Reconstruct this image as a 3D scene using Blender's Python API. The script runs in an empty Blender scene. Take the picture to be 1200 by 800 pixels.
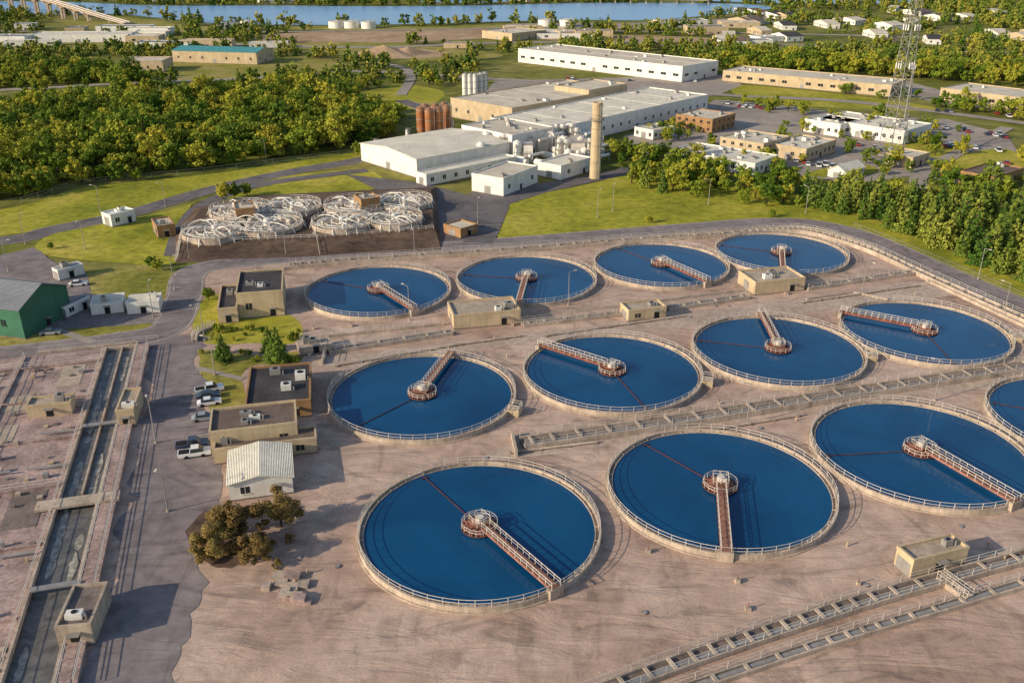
import bpy, math, random
import numpy as np
from mathutils import Vector, Matrix
from mathutils import noise as mn
random.seed(7); rng=np.random.default_rng(7)

# ------------------------------------------------------------------ survey
# The site plan was measured from the aerial photo: ground-plane photogrammetry
# (camera 80.9 m up, 24.2 deg down) gives metric plan coordinates of every item.
F=1057.0; H=80.9; PIT=math.radians(24.2); YH=-75.0
CP,SP=math.cos(PIT),math.sin(PIT)
def G(x,y,z=0.0):
    hz=H-z
    Z=F*hz/(CP*(y-YH)); d=(Z-hz*SP)/CP
    return Vector(((x-600)*Z/F,d,z))
def GP(pts,z=0.0): return [G(x,y,z) for x,y in pts]
U=Vector((.963,.269,0)); W=Vector((-.269,.963,0)); UA=math.atan2(.269,.963)

scene=bpy.context.scene
# ------------------------------------------------------------------ materials
def newmat(name):
    m=bpy.data.materials.new(name); m.use_nodes=True
    nt=m.node_tree; b=nt.nodes['Principled BSDF']; return m,nt,b
def node(nt,t,**k):
    n=nt.nodes.new(t)
    for a,v in k.items(): setattr(n,a,v)
    return n
def noise_n(nt,vec,scale,detail=4,rough=.55,dist=0):
    n=node(nt,'ShaderNodeTexNoise'); n.inputs['Scale'].default_value=scale
    n.inputs['Detail'].default_value=detail; n.inputs['Roughness'].default_value=rough
    n.inputs['Distortion'].default_value=dist
    nt.links.new(vec,n.inputs['Vector']); return n.outputs['Fac']
def ramp(nt,fac,stops):
    r=node(nt,'ShaderNodeValToRGB'); cr=r.color_ramp
    while len(cr.elements)<len(stops): cr.elements.new(.5)
    for e,(p,c) in zip(cr.elements,stops):
        e.position=p; e.color=(c[0],c[1],c[2],1) if not isinstance(c,(int,float)) else (c,c,c,1)
    nt.links.new(fac,r.inputs[0]); return r.outputs[0]
def mix(nt,a,b,fac,mode='MIX'):
    n=node(nt,'ShaderNodeMix',data_type='RGBA',blend_type=mode)
    for s,v in ((n.inputs[0],fac),(n.inputs[6],a),(n.inputs[7],b)):
        if isinstance(v,(int,float)): s.default_value=v
        elif isinstance(v,(tuple,list)): s.default_value=(v[0],v[1],v[2],1)
        else: nt.links.new(v,s)
    return n.outputs[2]
def pos(nt,scale=(1,1,1),rot=0,obj=False):
    if obj:
        o=node(nt,'ShaderNodeTexCoord').outputs['Object']
    else: o=node(nt,'ShaderNodeNewGeometry').outputs['Position']
    m=node(nt,'ShaderNodeMapping'); m.inputs['Scale'].default_value=scale; m.inputs['Rotation'].default_value=(0,0,rot)
    nt.links.new(o,m.inputs[0]); return m.outputs[0]
def bump(nt,b,h,strength,dist=.1):
    n=node(nt,'ShaderNodeBump'); n.inputs['Strength'].default_value=strength; n.inputs['Distance'].default_value=dist
    nt.links.new(h,n.inputs['Height']); nt.links.new(n.outputs[0],b.inputs['Normal'])
def M(name,c,var=.25,scale=1.2,rough=.85,bmp=.15,metal=0,spec=.25,stripes=None):
    m,nt,b=newmat(name); p=pos(nt)
    n1=noise_n(nt,p,scale*.25,3); n2=noise_n(nt,p,scale*2.5,3,.7)
    lo=[x*(1-var) for x in c]; hi=[min(.9,x*(1+var*.6)) for x in c]
    col=ramp(nt,n1,[(.3,lo),(.7,hi)])
    col=mix(nt,col,ramp(nt,n2,[(.3,1-var*.8),(.65,1.0)]),1.0,'MULTIPLY')
    st=noise_n(nt,pos(nt,(1.6,1.6,.12)),1.0,2,.6)
    col=mix(nt,col,ramp(nt,st,[(.35,1-var*.7),(.6,1.0)]),1.0,'MULTIPLY')
    nt.links.new(col,b.inputs['Base Color'])
    b.inputs['Roughness'].default_value=rough; b.inputs['Metallic'].default_value=metal
    b.inputs['Specular IOR Level'].default_value=spec
    if stripes:
        w=node(nt,'ShaderNodeTexWave'); w.inputs['Scale'].default_value=stripes
        nt.links.new(pos(nt,obj=True),w.inputs[0]); bump(nt,b,w.outputs['Fac'],.5,.15)
    elif bmp: bump(nt,b,n2,bmp,.08)
    return m
def ground_mat(name,stops,s1=.03,s2=.4,streak=None,rot=UA,bstr=.4,bd=.3,var=.5,rough=.95,grain=.85):
    m,nt,b=newmat(name); p=pos(nt)
    a=noise_n(nt,p,s1,5,.6,.4); c=noise_n(nt,p,s2,5,.6); g=noise_n(nt,p,5,1,.6)
    col=ramp(nt,a,stops)
    col=mix(nt,col,ramp(nt,c,[(.3,1-var),(.62,1.05)]),1.0,'MULTIPLY')
    col=mix(nt,col,ramp(nt,g,[(.3,grain),(.65,1.05)]),1.0,'MULTIPLY')
    h=c
    if streak:
        sc,st=streak
        s=noise_n(nt,pos(nt,(st,1,1),-rot),sc,5,.6,1.0)
        col=mix(nt,col,ramp(nt,s,[(.34,.66),(.46,1.0),(.62,1.0),(.72,1.14)]),.8,'MULTIPLY')
        s2_=noise_n(nt,pos(nt,(1,st,1),-rot+.35),sc*.8,4,.6,1.4)
        col=mix(nt,col,ramp(nt,s2_,[(.36,.72),(.44,1.0)]),.6,'MULTIPLY')
        # meandering wheel tracks: thin contour lines of a broad noise field
        tr=noise_n(nt,pos(nt,(.35,1,1),-rot+.1),.045,1.5,.45,.5)
        k=node(nt,'ShaderNodeMath',operation='MULTIPLY'); nt.links.new(tr,k.inputs[0]); k.inputs[1].default_value=14
        fr=node(nt,'ShaderNodeMath',operation='PINGPONG'); nt.links.new(k.outputs[0],fr.inputs[0]); fr.inputs[1].default_value=.5
        mk=noise_n(nt,p,.06,2,.5)
        tcol=ramp(nt,fr.outputs[0],[(.0,.68),(.06,.78),(.12,1.0)])
        col=mix(nt,col,mix(nt,(1,1,1),tcol,ramp(nt,mk,[(.45,0.0),(.6,.8)])),1.0,'MULTIPLY')
        h=s
    nt.links.new(col,b.inputs['Base Color']); b.inputs['Roughness'].default_value=rough
    b.inputs['Specular IOR Level'].default_value=.15
    bump(nt,b,h,bstr,bd); return m
m_land=ground_mat('land',[(.3,(.09,.115,.018)),(.5,(.2,.205,.035)),(.7,(.32,.27,.09))],.012,.12,None,0,.5,.8)
m_dirt=ground_mat('dirt',[(.28,(.37,.245,.195)),(.5,(.52,.37,.295)),(.72,(.64,.48,.39))],.045,.3,(.28,.3),UA,.8,.5,.22)
m_gravel=ground_mat('gravel',[(.3,(.42,.32,.26)),(.7,(.58,.46,.38))],.1,.8,None,0,.4,.2,.3)
m_brown=ground_mat('brown_earth',[(.3,(.09,.06,.045)),(.7,(.22,.145,.105))],.06,.5,(.3,.3),UA,.6,.4,.4)
m_grass=ground_mat('grass',[(.3,(.19,.22,.02)),(.5,(.37,.35,.035)),(.7,(.52,.43,.08))],.035,.4,None,0,.5,.3,.4)
m_grass2=ground_mat('dry_grass',[(.3,(.17,.19,.025)),(.5,(.32,.29,.06)),(.7,(.44,.35,.14))],.05,.5,None,0,.5,.3,.45)
m_asph=ground_mat('asphalt',[(.3,(.13,.115,.12)),(.7,(.2,.18,.18))],.04,.3,(.2,.1),UA,.1,.05,.22,.9,.95)
m_asph2=ground_mat('worn_asphalt',[(.3,(.2,.165,.17)),(.7,(.31,.265,.26))],.06,.4,(.25,.15),UA,.1,.05,.3,.9,.95)
m_lot=ground_mat('parking_lot',[(.3,(.28,.24,.21)),(.7,(.42,.36,.31))],.03,.2,None,0,.1,.05,.2,.9)
m_sand=ground_mat('sand',[(.3,(.36,.23,.13)),(.7,(.55,.39,.26))],.02,.1,None,0,.4,.5,.3)
m_conc=M('concrete',(.52,.42,.33),.28,1.5,.9,.2)
m_concp=M('pink_concrete',(.5,.36,.325),.4,1.0,.9,.2)
m_concd=M('dark_concrete',(.25,.2,.18),.35,1.0,.9,.2)
m_rim=M('rim_concrete',(.56,.45,.36),.3,1.5,.85,.15)
m_cream=M('cream_wall',(.58,.45,.29),.18,1.2,.85,.1)
m_brick=M('tan_brick',(.40,.23,.11),.22,2,.9,.2)
m_white=M('white_paint',(.8,.77,.71),.12,1.5,.6,.05)
m_rail=M('rail_metal',(.68,.61,.54),.12,2,.55,0)
m_red=M('red_oxide_paint',(.32,.095,.06),.35,3,.7,.1)
m_arm=M('rusty_steel',(.15,.06,.05),.4,3,.8,0)
m_pink=M('faded_red_paint',(.44,.2,.15),.35,3,.7,.1)
m_deckp=M('walkway_deck',(.36,.18,.13),.35,3,.8,.1)
m_roofd=M('tar_roof',(.08,.072,.078),.35,1,.9,.2)
m_rooft=M('tan_roof',(.68,.6,.48),.2,.6,.9,.1)
m_roofw=M('white_roof',(.8,.74,.62),.18,.5,.8,.05,stripes=1.2)
m_roofg=M('grey_roof',(.22,.235,.26),.15,.6,.6,.05,stripes=.9)
m_green=M('green_siding',(.05,.17,.11),.15,1,.6,.05,stripes=2.2)
m_teal=M('teal_roof',(.08,.31,.34),.15,1,.6,.05)
m_silo=M('silo_brown',(.45,.19,.08),.25,1,.7,.1)
m_metal=M('steel',(.4,.38,.36),.2,2,.45,.05,metal=.3)
m_dark=M('dark_void',(.02,.02,.022),.3,2,.9,0)
m_trunk=M('bark',(.07,.05,.035),.3,5,.95,0)
m_line=M('road_paint',(.7,.68,.6),.3,4,.8,0)
m_tire=M('tire',(.02,.02,.02),.1,4,.9,0)
m_foam=M('foam',(.5,.47,.42),.5,2.5,.9,.2)
m_brownroof=M('brown_roof',(.19,.14,.115),.25,.8,.9,.1)
m_glass,nt,b=newmat('window_glass'); b.inputs['Base Color'].default_value=(.02,.028,.035,1); b.inputs['Roughness'].default_value=.12
def paint(name,c):
    m,nt,b=newmat(name); b.inputs['Base Color'].default_value=(*c,1); b.inputs['Roughness'].default_value=.3
    b.inputs['Coat Weight'].default_value=.5; return m
def water(name,c1,c2,scale=.08,rough=.06,bs=.12,bsc=2.0):
    m,nt,b=newmat(name); p=pos(nt)
    n=noise_n(nt,p,scale,4,.6,.8)
    nt.links.new(ramp(nt,n,[(.3,c1),(.7,c2)]),b.inputs['Base Color'])
    b.inputs['Roughness'].default_value=rough; b.inputs['IOR'].default_value=1.33
    bump(nt,b,noise_n(nt,p,bsc,2,.5),bs,.05); return m
m_water=water('tank_water',(.003,.045,.125),(.007,.082,.2),.04,.05,.15,1.4)
m_bay=water('bay_water',(.16,.32,.54),(.24,.41,.62),.004,.3,.3,.3)
m_sludge=water('channel_water',(.07,.07,.07),(.18,.17,.16),.5,.2,.3,1)

def leafmat(name,dark,mid,light,transl=.22):
    m,nt,b=newmat(name); p=pos(nt)
    oi=node(nt,'ShaderNodeObjectInfo')
    n=noise_n(nt,p,.5,2,.7)
    ad=node(nt,'ShaderNodeMath',operation='MULTIPLY_ADD'); nt.links.new(oi.outputs['Random'],ad.inputs[0]); ad.inputs[1].default_value=.7
    n2=node(nt,'ShaderNodeMath',operation='MULTIPLY'); nt.links.new(n,n2.inputs[0]); n2.inputs[1].default_value=.4
    nt.links.new(n2.outputs[0],ad.inputs[2])
    col=ramp(nt,ad.outputs[0],[(.15,dark),(.5,mid),(.9,light)])
    nt.links.new(col,b.inputs['Base Color']); b.inputs['Roughness'].default_value=.7
    b.inputs['Specular IOR Level'].default_value=.15
    if transl:
        tr=node(nt,'ShaderNodeBsdfTranslucent'); nt.links.new(col,tr.inputs[0])
        ms=node(nt,'ShaderNodeMixShader'); ms.inputs[0].default_value=transl
        nt.links.new(b.outputs[0],ms.inputs[1]); nt.links.new(tr.outputs[0],ms.inputs[2])
        nt.links.new(ms.outputs[0],nt.nodes['Material Output'].inputs[0])
    return m
m_leaf=leafmat('foliage',(.06,.13,.012),(.21,.27,.025),(.46,.41,.045),.15)
m_leaff=leafmat('distant_foliage',(.06,.12,.015),(.18,.22,.03),(.36,.32,.05),0)
m_leafd=leafmat('conifer_foliage',(.05,.12,.018),(.14,.21,.03),(.29,.31,.05),0)
m_leafb=leafmat('olive_foliage',(.14,.09,.03),(.24,.16,.055),(.3,.22,.07))

# ------------------------------------------------------------------ mesh builder
class MB:
    def __init__(s): s.v=[];s.f=[];s.m=[];s.mats=[]
    def mi(s,mat):
        if mat not in s.mats: s.mats.append(mat)
        return s.mats.index(mat)
    def add(s,vs,fs,mat):
        o=len(s.v); s.v+= [tuple(v) for v in vs]; i=s.mi(mat)
        for f in fs: s.f.append([o+a for a in f]); s.m.append(i)
    def box(s,x0,y0,z0,x1,y1,z1,mat):
        s.add([(x0,y0,z0),(x1,y0,z0),(x1,y1,z0),(x0,y1,z0),(x0,y0,z1),(x1,y0,z1),(x1,y1,z1),(x0,y1,z1)],
              [(0,3,2,1),(4,5,6,7),(0,1,5,4),(1,2,6,5),(2,3,7,6),(3,0,4,7)],mat)
    def beam(s,p,q,w,mat,h=None):
        p=Vector(p);q=Vector(q);h=h or w; d=(q-p)
        if d.length<1e-6: return
        d.normalize(); up=Vector((0,0,1)) if abs(d.z)<.95 else Vector((1,0,0))
        a=d.cross(up).normalized()*w/2; c=a.cross(d).normalized()*h/2
        s.add([p-a-c,p+a-c,p+a+c,p-a+c,q-a-c,q+a-c,q+a+c,q-a+c],
              [(0,3,2,1),(4,5,6,7),(0,1,5,4),(1,2,6,5),(2,3,7,6),(3,0,4,7)],mat)
    def cyl(s,c,r0,r1,z0,z1,n,mat):
        vs=[];fs=[]
        for i in range(n):
            a=2*math.pi*i/n; vs.append((c[0]+r0*math.cos(a),c[1]+r0*math.sin(a),z0))
        for i in range(n):
            a=2*math.pi*i/n; vs.append((c[0]+r1*math.cos(a),c[1]+r1*math.sin(a),z1))
        for i in range(n):
            j=(i+1)%n; fs.append((i,j,n+j,n+i))
        fs.append(tuple(range(n,2*n))); s.add(vs,fs,mat)
    def ring(s,c,ri,ro,z0,z1,n,mat):
        vs=[];fs=[]
        for i in range(n):
            a=2*math.pi*i/n; ca,sa=math.cos(a),math.sin(a)
            for r,z in ((ri,z0),(ro,z0),(ro,z1),(ri,z1)): vs.append((c[0]+r*ca,c[1]+r*sa,z))
        for i in range(n):
            j=(i+1)%n
            for k in range(4):
                l=(k+1)%4; fs.append((i*4+k,j*4+k,j*4+l,i*4+l))
        s.add(vs,fs,mat)
    def hcyl(s,p,q,r,n,mat):
        p=Vector(p);q=Vector(q);d=(q-p).normalized()
        up=Vector((0,0,1)) if abs(d.z)<.95 else Vector((1,0,0))
        a=d.cross(up).normalized(); c=a.cross(d); vs=[]
        for o in (p,q):
            for i in range(n):
                t=2*math.pi*i/n; vs.append(o+a*r*math.cos(t)+c*r*math.sin(t))
        fs=[(i,(i+1)%n,n+(i+1)%n,n+i) for i in range(n)]+[tuple(range(n,2*n)),tuple(range(n))[::-1]]
        s.add(vs,fs,mat)
    def rail(s,pts,mat,h=1.1,step=2.2,w=.07,closed=False):
        P=[Vector(p) for p in pts]
        if closed: P.append(P[0])
        for a,b_ in zip(P,P[1:]):
            L=(b_-a).length; n=max(1,int(L/step))
            for i in range(n):
                q=a.lerp(b_,i/n); s.beam(q,q+Vector((0,0,h)),w,mat)
            for hh in (h,h*.52): s.beam(a+Vector((0,0,hh)),b_+Vector((0,0,hh)),w,mat)
        q=P[-1]; s.beam(q,q+Vector((0,0,h)),w,mat)
    def mesh(s,name):
        me=bpy.data.meshes.new(name); me.from_pydata(s.v,[],s.f)
        for m in s.mats: me.materials.append(m)
        me.polygons.foreach_set('material_index',s.m); me.update(); return me
    def obj(s,name,loc=(0,0,0),rz=0,parent=None):
        return mkobj(name,s.mesh(name),loc,rz,parent)
def mkobj(name,me,loc=(0,0,0),rz=0,parent=None):
    o=bpy.data.objects.new(name,me); scene.collection.objects.link(o)
    o.location=loc; o.rotation_euler=(0,0,rz)
    if parent: o.parent=parent
    return o
EX=[]   # footprints kept free of trees
def smooth(pts,closed=True,n=5):
    P=[Vector(p) for p in pts]; N=len(P); out=[]
    rngi=range(N) if closed else range(N-1)
    for i in rngi:
        g=(lambda k:P[k%N]) if closed else (lambda k:P[max(0,min(N-1,k))])
        p0,p1,p2,p3=g(i-1),g(i),g(i+1),g(i+2)
        for k in range(n):
            t=k/n
            out.append(.5*((2*p1)+(p2-p0)*t+(2*p0-5*p1+4*p2-p3)*t*t+(3*p1-p0-3*p2+p3)*t**3))
    if not closed: out.append(P[-1])
    return out
ZL=[.004]
def sheet(name,px,mat,sm=True,ex=False,z=None,rag=0):
    pts=GP(px)
    if sm: pts=smooth(pts)
    if rag:   # ragged, worn edge
        out=[]
        for a,b_ in zip(pts,pts[1:]+pts[:1]):
            L=(b_-a).length; k=max(1,int(L/1.5)); k=min(k,120); d=(b_-a).normalized(); q=Vector((-d.y,d.x,0))
            for j in range(k):
                p=a.lerp(b_,j/k); out.append(p+q*rag*(mn.noise(p*.12)*1.6+mn.noise(p*.6)*.7))
        pts=out
    ZL[0]+=.005; z=z or ZL[0]
    mb=MB(); mb.add([(p.x,p.y,z) for p in pts],[tuple(range(len(pts)))],mat)
    if ex: EX.append([(p.x,p.y) for p in pts])
    return mb.obj(name)
def road(name,px,w,mat,kerb=False,line=False,ex=True,n=8):
    pts=smooth(GP(px),False,n); ZL[0]+=.005; z=ZL[0]
    nr=[]
    for i,p in enumerate(pts):
        a=pts[max(0,i-1)]; b_=pts[min(len(pts)-1,i+1)]; d=(b_-a).normalized(); nr.append(Vector((-d.y,d.x,0)))
    mb=MB()
    def rib(o0,o1,zz,mat):
        vs=[];fs=[]
        for p,q in zip(pts,nr):
            a=p+q*o0; c=p+q*o1; vs+= [(a.x,a.y,zz),(c.x,c.y,zz)]
        for i in range(len(pts)-1): fs.append((2*i,2*i+1,2*i+3,2*i+2))
        mb.add(vs,fs,mat)
    rib(w/2,-w/2,z,mat)
    if kerb:
        for sgn in (1,-1):
            for i in range(len(pts)-1):
                a=pts[i]+nr[i]*sgn*(w/2+.1); c=pts[i+1]+nr[i+1]*sgn*(w/2+.1)
                mb.beam((a.x,a.y,.1),(c.x,c.y,.1),.22,m_conc,.16)
    if line:
        for sgn in (1,-1):
            rib(sgn*(w/2-.35),sgn*(w/2-.35)-.13,z+.004,m_line)
    if ex:
        L=[(p+q*(w/2+2)) for p,q in zip(pts,nr)]; R=[(p-q*(w/2+2)) for p,q in zip(pts,nr)]
        EX.append([(p.x,p.y) for p in L+R[::-1]])
    return mb.obj(name)

# ------------------------------------------------------------------ ground
mb=MB(); mb.add([(-9000,-800,0),(9000,-800,0),(9000,14000,0),(-9000,14000,0)],[(0,1,2,3)],m_land); mb.obj('ground')
mb=MB(); N=80
for ridge,(y0,hh) in enumerate(((2600,70),(4200,130))):
    vs=[];fs=[]
    for i in range(N+1):
        x=-6500+13000*i/N; h=hh*(.35+.5*abs(math.sin(i*.21+ridge))+.25*math.sin(i*.77+ridge*2))
        vs+=[(x,y0,-1),(x,y0+500,max(4,h)),(x,y0+1500,-1)]
    for i in range(N):
        a=i*3; fs+=[(a,a+3,a+4,a+1),(a+1,a+4,a+5,a+2)]
    mb.add(vs,fs,m_land)
mb.obj('hills')

sheet('bay_water',[(-300,18),(-60,16),(60,17),(130,17),(180,21),(250,28),(350,30),(470,29),(580,26),(680,24),(760,24),(850,17),(905,10),(860,5),(700,4),(560,7),(430,8),(300,7),(180,7),(80,3),(-100,1),(-300,3)],m_bay,ex=True,z=.3)
sheet('river_inlet',[(480,2),(560,-1),(600,-5),(720,-8),(900,-5),(1100,2),(1000,5),(900,4),(760,0),(640,0),(560,4)],m_bay,ex=True,z=.28)
sheet('marsh',[(60,21),(140,20),(230,31),(300,34),(200,38),(100,34)],m_grass2,ex=True)
sheet('marsh',[(300,31),(460,32),(560,30),(700,27),(640,35),(420,38)],m_grass2,ex=True)
for px,m in [([(300,42),(420,36),(600,34),(640,40),(470,50),(330,50)],m_sand),([(330,52),(430,50),(520,56),(590,66),(480,72),(380,66)],m_grass2),
             ([(420,60),(470,56),(530,62),(500,68),(430,68)],m_sand),([(110,80),(240,70),(340,68),(420,80),(300,90),(200,96)],m_grass2),
             ([(0,45),(100,42),(220,45),(160,56),(0,60)],m_grass2),([(620,44),(760,42),(900,50),(760,54)],m_sand),
             ([(600,28),(760,27),(860,22),(960,24),(800,33),(640,34)],m_lot),([(420,112),(470,100),(520,108),(500,125),(450,128)],m_grass),
             ([(860,100),(960,108),(1060,120),(1100,130),(1000,128),(880,118)],m_grass)]:
    sheet('open_field',px,m,ex=True)
mb=MB()
for (x,y,r,h) in [(450,64,24,7),(478,63,16,5),(430,66,12,4)]:
    g=G(x,y); n=24; vs=[(g.x,g.y,h)]
    for k,rr_ in ((1,.3),(2,.65),(3,1.0)):
        for i in range(n):
            a=2*math.pi*i/n; q=r*rr_*(1+.15*math.sin(3*a+x)); vs.append((g.x+q*math.cos(a),g.y+q*math.sin(a),h*(1-rr_)**1.1-(.1 if k==3 else 0)))
    fs=[(0,1+i,1+(i+1)%n) for i in range(n)]
    for k in (0,1):
        for i in range(n): fs.append((1+k*n+i,1+(k+1)*n+i,1+(k+1)*n+(i+1)%n,1+k*n+(i+1)%n))
    mb.add(vs,fs,m_sand)
mb.obj('sand_stockpile')
sheet('parking_lot',[(730,160),(800,140),(850,118),(930,125),(1000,135),(1110,140),(1180,158),(1200,190),(1150,225),(1080,205),(1000,215),(930,205),(860,198),(800,190),(750,182)],m_lot,sm=False,ex=True)
sheet('parking_lot',[(580,95),(850,88),(870,100),(840,112),(760,120),(560,120)],m_lot,sm=False,ex=True)
sheet('parking_lot',[(1060,95),(1110,108),(1230,124),(1230,134),(1100,122),(1050,108)],m_lot,sm=False,ex=True)
for px in [[(1050,160),(1120,170),(1110,185),(1040,178)],[(1110,185),(1180,175),(1200,200),(1120,205)],[(940,205),(1000,208),(1030,200),(1000,192)]]:
    sheet('lawn',px,m_grass)
sheet('grass',[(580,272),(588,240),(640,226),(700,214),(750,200),(850,212),(960,235),(1060,272),(1250,358),(1100,318),(1000,276),(900,264),(790,270),(620,286)],m_grass,ex=False)
sheet('grass',[(-200,262),(0,246),(100,220),(240,205),(380,185),(430,176),(440,188),(330,204),(240,220),(130,252),(60,268),(-200,300)],m_grass)
sheet('grass',[(40,292),(70,270),(150,258),(200,246),(330,208),(430,200),(440,222),(300,232),(225,240),(210,306),(140,308),(70,302)],m_grass)
sheet('grass',[(100,320),(200,312),(206,342),(190,352),(105,350)],m_grass2)
sheet('dirt',[(-260,430),(0,418),(130,404),(200,392),(222,352),(232,318),(300,312),(420,302),(600,290),(800,274),(900,266),(975,273),(1030,290),(1090,322),(1200,372),(1420,470),(1700,640),(1500,860),(600,1100),(-300,900)],m_dirt,sm=False,ex=True)
sheet('gravel_strip',[(380,420),(600,394),(800,368),(1000,342),(1075,330),(1120,345),(1000,362),(800,384),(620,402),(400,432)],m_gravel,rag=.7)
sheet('gravel_strip',[(600,540),(900,490),(1260,440),(1260,425),(1000,462),(780,498),(600,520)],m_gravel,rag=.7)
sheet('grass',[(-200,398),(0,388),(95,382),(190,376),(198,388),(120,402),(0,412),(-200,432)],m_grass2,rag=.4)
sheet('grass',[(232,360),(258,344),(275,352),(345,372),(350,400),(300,402),(235,400)],m_grass,rag=.5)
sheet('grass',[(236,412),(300,418),(350,412),(350,425),(290,432),(285,478),(250,488),(238,450)],m_grass2,rag=.5)
sheet('yard_pavement',[(-250,296),(0,300),(40,290),(70,312),(100,318),(110,350),(195,352),(205,375),(190,378),(60,388),(-250,400)],m_asph2,sm=False,rag=.3)
sheet('yard_pavement',[(405,205),(490,214),(560,232),(640,214),(720,200),(745,190),(735,205),(640,226),(590,242),(585,268),(560,285),(505,292),(512,235),(440,222)],m_asph,sm=False,ex=True)
sheet('yard_pavement',[(150,410),(200,392),(240,396),(234,420),(240,485),(285,478),(262,570),(250,630),(205,800),(90,800),(120,700),(160,560),(178,430)],m_asph2,sm=False,rag=1.6)
sheet('dry_grass_patch',[(236,600),(262,606),(296,640),(286,664),(244,668),(226,640)],m_brown,rag=1.2)
road('road',[(-300,310),(0,283),(60,270),(150,251),(250,222),(340,202),(430,186),(500,165),(520,140),(470,118)],8,m_asph,kerb=True)
road('road',[(205,300),(215,270),(240,240),(300,218),(380,206),(430,200)],6,m_asph)
road('perimeter_road',[(-260,445),(0,416),(130,400),(195,386),(215,350),(228,318),(300,306),(420,297),(600,284),(800,268),(900,261),(960,264),(1020,280),(1080,307),(1200,360),(1420,460)],8.5,m_asph2,kerb=True,line=True)
road('road',[(560,285),(575,255),(580,235),(560,225)],9,m_asph)
road('path',[(70,388),(110,402)],2,m_lot)
road('path',[(232,432),(285,445)],1.5,m_lot,ex=False)
for px,w in [([(-200,112),(0,106),(150,98),(300,92),(420,84),(560,92)],9),([(-200,52),(0,48),(200,50),(420,56),(620,50),(900,52),(1300,68)],12),
             ([(600,36),(800,38),(1000,42),(1300,52)],10),([(560,92),(700,100),(850,112),(1000,120),(1240,150)],8),([(845,118),(800,150),(760,178)],7),
             ([(1180,150),(1080,205),(1100,225)],6),([(-200,34),(60,38),(300,38),(560,34),(700,30)],10),([(430,70),(480,84),(470,112)],6)]:
    road('distant_road',px,w,m_lot)

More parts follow.
